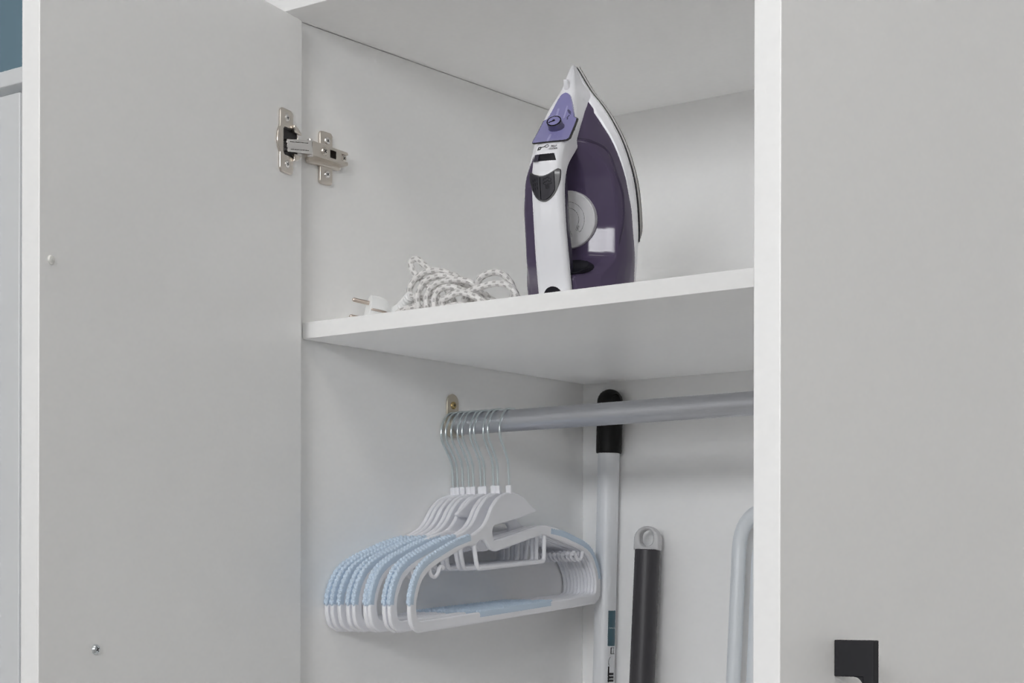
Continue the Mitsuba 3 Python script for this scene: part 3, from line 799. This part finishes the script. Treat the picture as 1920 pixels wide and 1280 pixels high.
# two-part steam button
but = Polygon(spline([(-.0152, .1200), (-.0105, .1178), (-.0030, .1158), (.0040, .1172), (.0105, .1208), (.0140, .1222), (.0156, .1205), (.0150, .1120), (.0118, .1015), (.0060, .0940), (-.0010, .0908), (-.0080, .0935), (-.0128, .1010), (-.0158, .1120)], 5, closed=True)).buffer(0)
bb = obj('steam_button', on_top(but, -.003, .0010), 'button_edge', ir, 40, label='dark steam and spray buttons')
inner = but.buffer(-.0014)
obj('button_pad', on_top(inner.intersection(sbox(-.03, .08, -.0042, .13)), .0005, .0030), 'button_dark', bb, 40)
obj('button_pad', on_top(inner.intersection(sbox(-.0034, .08, .0105, .13)), .0005, .0030), 'button_dark', bb, 40)
puff = [LineString(spline(p, 5)).buffer(.00038) for p in ([(-.0004, .1106), (.0004, .1124), (.0022, .1122), (.0036, .1136), (.0054, .1126), (.0072, .1122), (.0076, .1108), (.0066, .1100)],
                                                         [(-.0008, .1078), (.0010, .1092), (.0028, .1094), (.0040, .1106), (.0056, .1094), (.0074, .1090), (.0080, .1078), (.0064, .1070)],
                                                         [(.0022, .1072), (.0022, .1030)], [(.0036, .1072), (.0036, .1026)], [(.0050, .1072), (.0050, .1030)], [(-.0008, .1078), (.0010, .1068), (.0022, .1072)])]
spray = [LineString([(-.0112 + i * .0022, .1122 - k * .0042 + i * .0006), (-.0112 + i * .0022, .1100 - k * .0042 + i * .0006)]).buffer(.0003) for i in range(3) for k in range(3)]
obj('button_symbol', on_top(unary_union(puff), .0028, .0034, .001), 'iron_black', bb)
obj('button_symbol', on_top(unary_union(spray), .0028, .0034, .001), 'iron_black', bb)
# cord inlet at the foot of the handle
obj('cord_inlet', on_top(Polygon([(-.0098, .0006)] + [(.0098 * -math.cos(a), .0006 + .0100 * math.sin(a)) for a in np.linspace(0, math.pi, 20)]), -.002, .0005), 'iron_black', ir, 30)

# temperature dial under the handle
dz, dh = .0858, .0412
dc = iw(np.array([[.0008, dh, dz]]))[0]
dn_ = IH - np.array([0, 0, 1.0]) * LEAN; dn_ /= np.linalg.norm(dn_); dx = IW; dy = np.cross(dn_, dx)
if dy[2] < 0:
    dy = -dy
DMx = frame(dc, dx, dy, np.cross(dx, dy))
if np.cross(dx, dy) @ dn_ < 0:
    DMx = frame(dc, dx, dy, dn_)
dial = obj('temperature_dial', fix(lathe([(0, -.006), (.0285, -.006), (.0292, .006), (.0286, .0088), (.0276, .0095), (0, .0095)], 64), DMx), 'dial_grey', ir, 35, label='light grey temperature dial')


def arc_pts(r, a0, a1, n=40):
    a = np.radians(np.linspace(a0, a1, n)); return np.c_[r * np.cos(a), r * np.sin(a), np.full(n, .00955)]


lines = [tube(arc_pts(.0178, -48, 200), .00016, 5), tube(arc_pts(.0118, -40, 200), .00016, 5)]
ends = np.array([arc_pts(.0178, -48, -48, 1)[0], arc_pts(.0118, -40, -40, 1)[0]]); lines.append(tube(ends, .00016, 5))
lines += [tube(np.array([(x0, y0, .00955), (x1, y1, .00955)]), .00016, 5) for (x0, y0), (x1, y1) in (((.0012, -.0095), (.0042, -.0165)), ((.0042, -.0165), (-.0022, -.0190)), ((.0012, -.0095), (-.0040, -.0105)))]
tm = meshkit.text_mesh('OFF', .0022, .0002); tm.apply_translation((-np.ptp(tm.vertices[:, 0]) / 2, -.0013, .0094)); tm.apply_transform(rotation_matrix(math.radians(48), (0, 0, 1))); tm.apply_translation((.0101, -.0090, 0))
obj('dial_marking', fix(cat(*lines, tm), DMx), 'print_black', dial, label='thin black arcs and OFF lettering')

# ------------------------------------------------------------------ bundled power cord with its plug, lying on the shelf beside the iron
pc = thing('power_cord', 'bundled white braided power cord with grey flecks and a white plug, left of the iron', 'cord')
up_ = lambda p: np.asarray(p, float) + np.array([0, 0, SH])
CR = .0034
main_path = [(.078, .089, .0325), (.092, .099, .030), (.115, .112, .022), (.128, .118, .010), (.110, .117, .0050), (.085, .108, .010),
             (.0738, .098, .027), (.0722, .0955, .039), (.0757, .095, .047), (.085, .095, .0546), (.098, .095, .0585), (.111, .096, .0586), (.124, .100, .055), (.1375, .110, .046), (.147, .122, .030), (.138, .126, .012), (.114, .117, .0050), (.099, .097, .0080),
             (.0935, .0875, .018), (.092, .085, .028), (.0965, .085, .0387), (.1055, .085, .0465), (.1175, .085, .0496), (.130, .086, .0495), (.143, .092, .044), (.155, .103, .032), (.151, .110, .013), (.131, .105, .0050), (.117, .088, .0070),
             (.114, .077, .0157), (.114, .075, .026), (.1196, .075, .035), (.130, .075, .040), (.143, .075, .0412), (.158, .076, .0406), (.1705, .079, .038), (.1755, .085, .032), (.170, .093, .023), (.158, .096, .012), (.144, .084, .0050), (.1345, .070, .0060),
             (.1328, .066, .0127), (.1343, .065, .024), (.1405, .065, .0304), (.151, .065, .0325), (.1605, .067, .031), (.168, .073, .026), (.172, .081, .016), (.162, .075, .0060), (.152, .061, .0085),
             (.1515, .056, .0165), (.1626, .055, .0196), (.1747, .055, .0227), (.190, .055, .0195), (.203, .056, .0129), (.215, .061, .0040), (.2215, .076, .0036), (.212, .092, .0060), (.193, .089, .018),
             (.1830, .080, .0290), (.1871, .075, .0376), (.1961, .075, .0423), (.2073, .075, .0434), (.2190, .075, .0400), (.2287, .075, .0310), (.2338, .074, .0210), (.2325, .071, .0120), (.225, .066, .0040), (.207, .064, .0036), (.186, .069, .0060), (.171, .071, .014),
             (.1800, .063, .0225), (.1930, .060, .0252), (.2080, .059, .0275), (.2225, .058, .0280), (.2365, .058, .0255), (.2445, .060, .0190), (.2462, .064, .0115), (.240, .074, .0038), (.222, .105, .0034), (.213, .150, .0034), (.205, .200, .0034)]
side_loop = [(.112, .116, .012), (.100, .110, .034), (.088, .103, .048), (.0777, .100, .0579), (.0728, .100, .0639), (.0700, .100, .0710), (.0731, .100, .0752), (.0800, .100, .0746), (.088, .100, .0684), (.0953, .101, .0628), (.108, .106, .050), (.120, .113, .028), (.126, .118, .012)]
tail = [(.055, .058, .0034), (.0655, .066, .0050), (.0760, .076, .0150), (.084, .088, .020), (.098, .100, .018)]
front = [(.148, .064, .0045), (.158, .056, .0085), (.170, .053, .0095), (.183, .052, .0080), (.196, .055, .0036)]
back1 = [(.080, .112, .0040), (.083, .110, .024), (.094, .108, .041), (.112, .107, .047), (.130, .109, .042), (.141, .114, .026), (.140, .118, .0040)]
back2 = [(.122, .098, .0040), (.124, .094, .020), (.134, .091, .031), (.150, .090, .033), (.162, .094, .027), (.172, .098, .014), (.186, .098, .0036), (.200, .100, .0036)]
parts = [tube(up_(spline(p, 8)), CR, 14, uv=True) for p in (main_path, side_loop, tail, front, back1, back2)]
obj('cord', cat(*[m for m, _ in parts]), 'cord_braid', pc, True, uv=np.vstack([u for _, u in parts]))
PF = up_((.0262, .0770, .0196)); pd = np.array([-.59, -.79, .17]); pd /= np.linalg.norm(pd)
ps = np.cross(pd, (0, 0, 1)); ps /= np.linalg.norm(ps)
ps = ps if ps @ FWD < 0 else -ps
pu = np.cross(ps, pd); pu = pu if pu[2] > 0 else -pu
plug = pc + '__plug'
ring = lambda c, r, k=1.0: [c + ps * r * math.cos(a) * k + pu * r * math.sin(a) for a in np.linspace(0, 2 * np.pi, 33)[:-1]]
rings = [np.array(ring(PF - pd * q, r, k)) for q, r, k in ((.0006, .0170, .95), (.0, .0178, .95), (.0008, .0186, .95), (.010, .0188, .95), (.0165, .0182, .93), (.0205, .0160, .9), (.024, .0125, .9), (.027, .0085, .9))]
head = loft(rings)
relief_path = up_(spline([(.0385, .0935, .0160), (.0470, .0985, .0175), (.0570, .0985, .0220), (.0680, .0940, .0280), (.0800, .0880, .0335)], 10))
k = np.linspace(0, 1, len(relief_path))
relief = tube(relief_path, .0088 - .0040 * k + np.where(k > .35, .00055 * np.sign(np.sin(k * 75)), 0), 18)
scene[plug] = mikit.ply(cat(head, relief), 'plug_white', smooth=40); used[plug] = 1
labels[plug] = {'label': 'white two-pin mains plug'}
for s in (1, -1):
    p0 = PF + pu * s * .0095
    obj('pin', tube(np.array([p0 - pd * .002, p0, p0 + pd * .0165, p0 + pd * .0183, p0 + pd * .0190]), [.0024, .0024, .0024, .0017, .0006], 16), 'pin_metal', plug, 50)
cp0 = PF + ps * .0180
obj('earth_clip', tube(np.array([cp0 - pd * q + ps * o for q, o in ((.001, -.0004), (.004, .0001), (.010, .0003), (.016, 0), (.0185, -.0012))]), .0013, 8), 'pin_metal', plug, True)
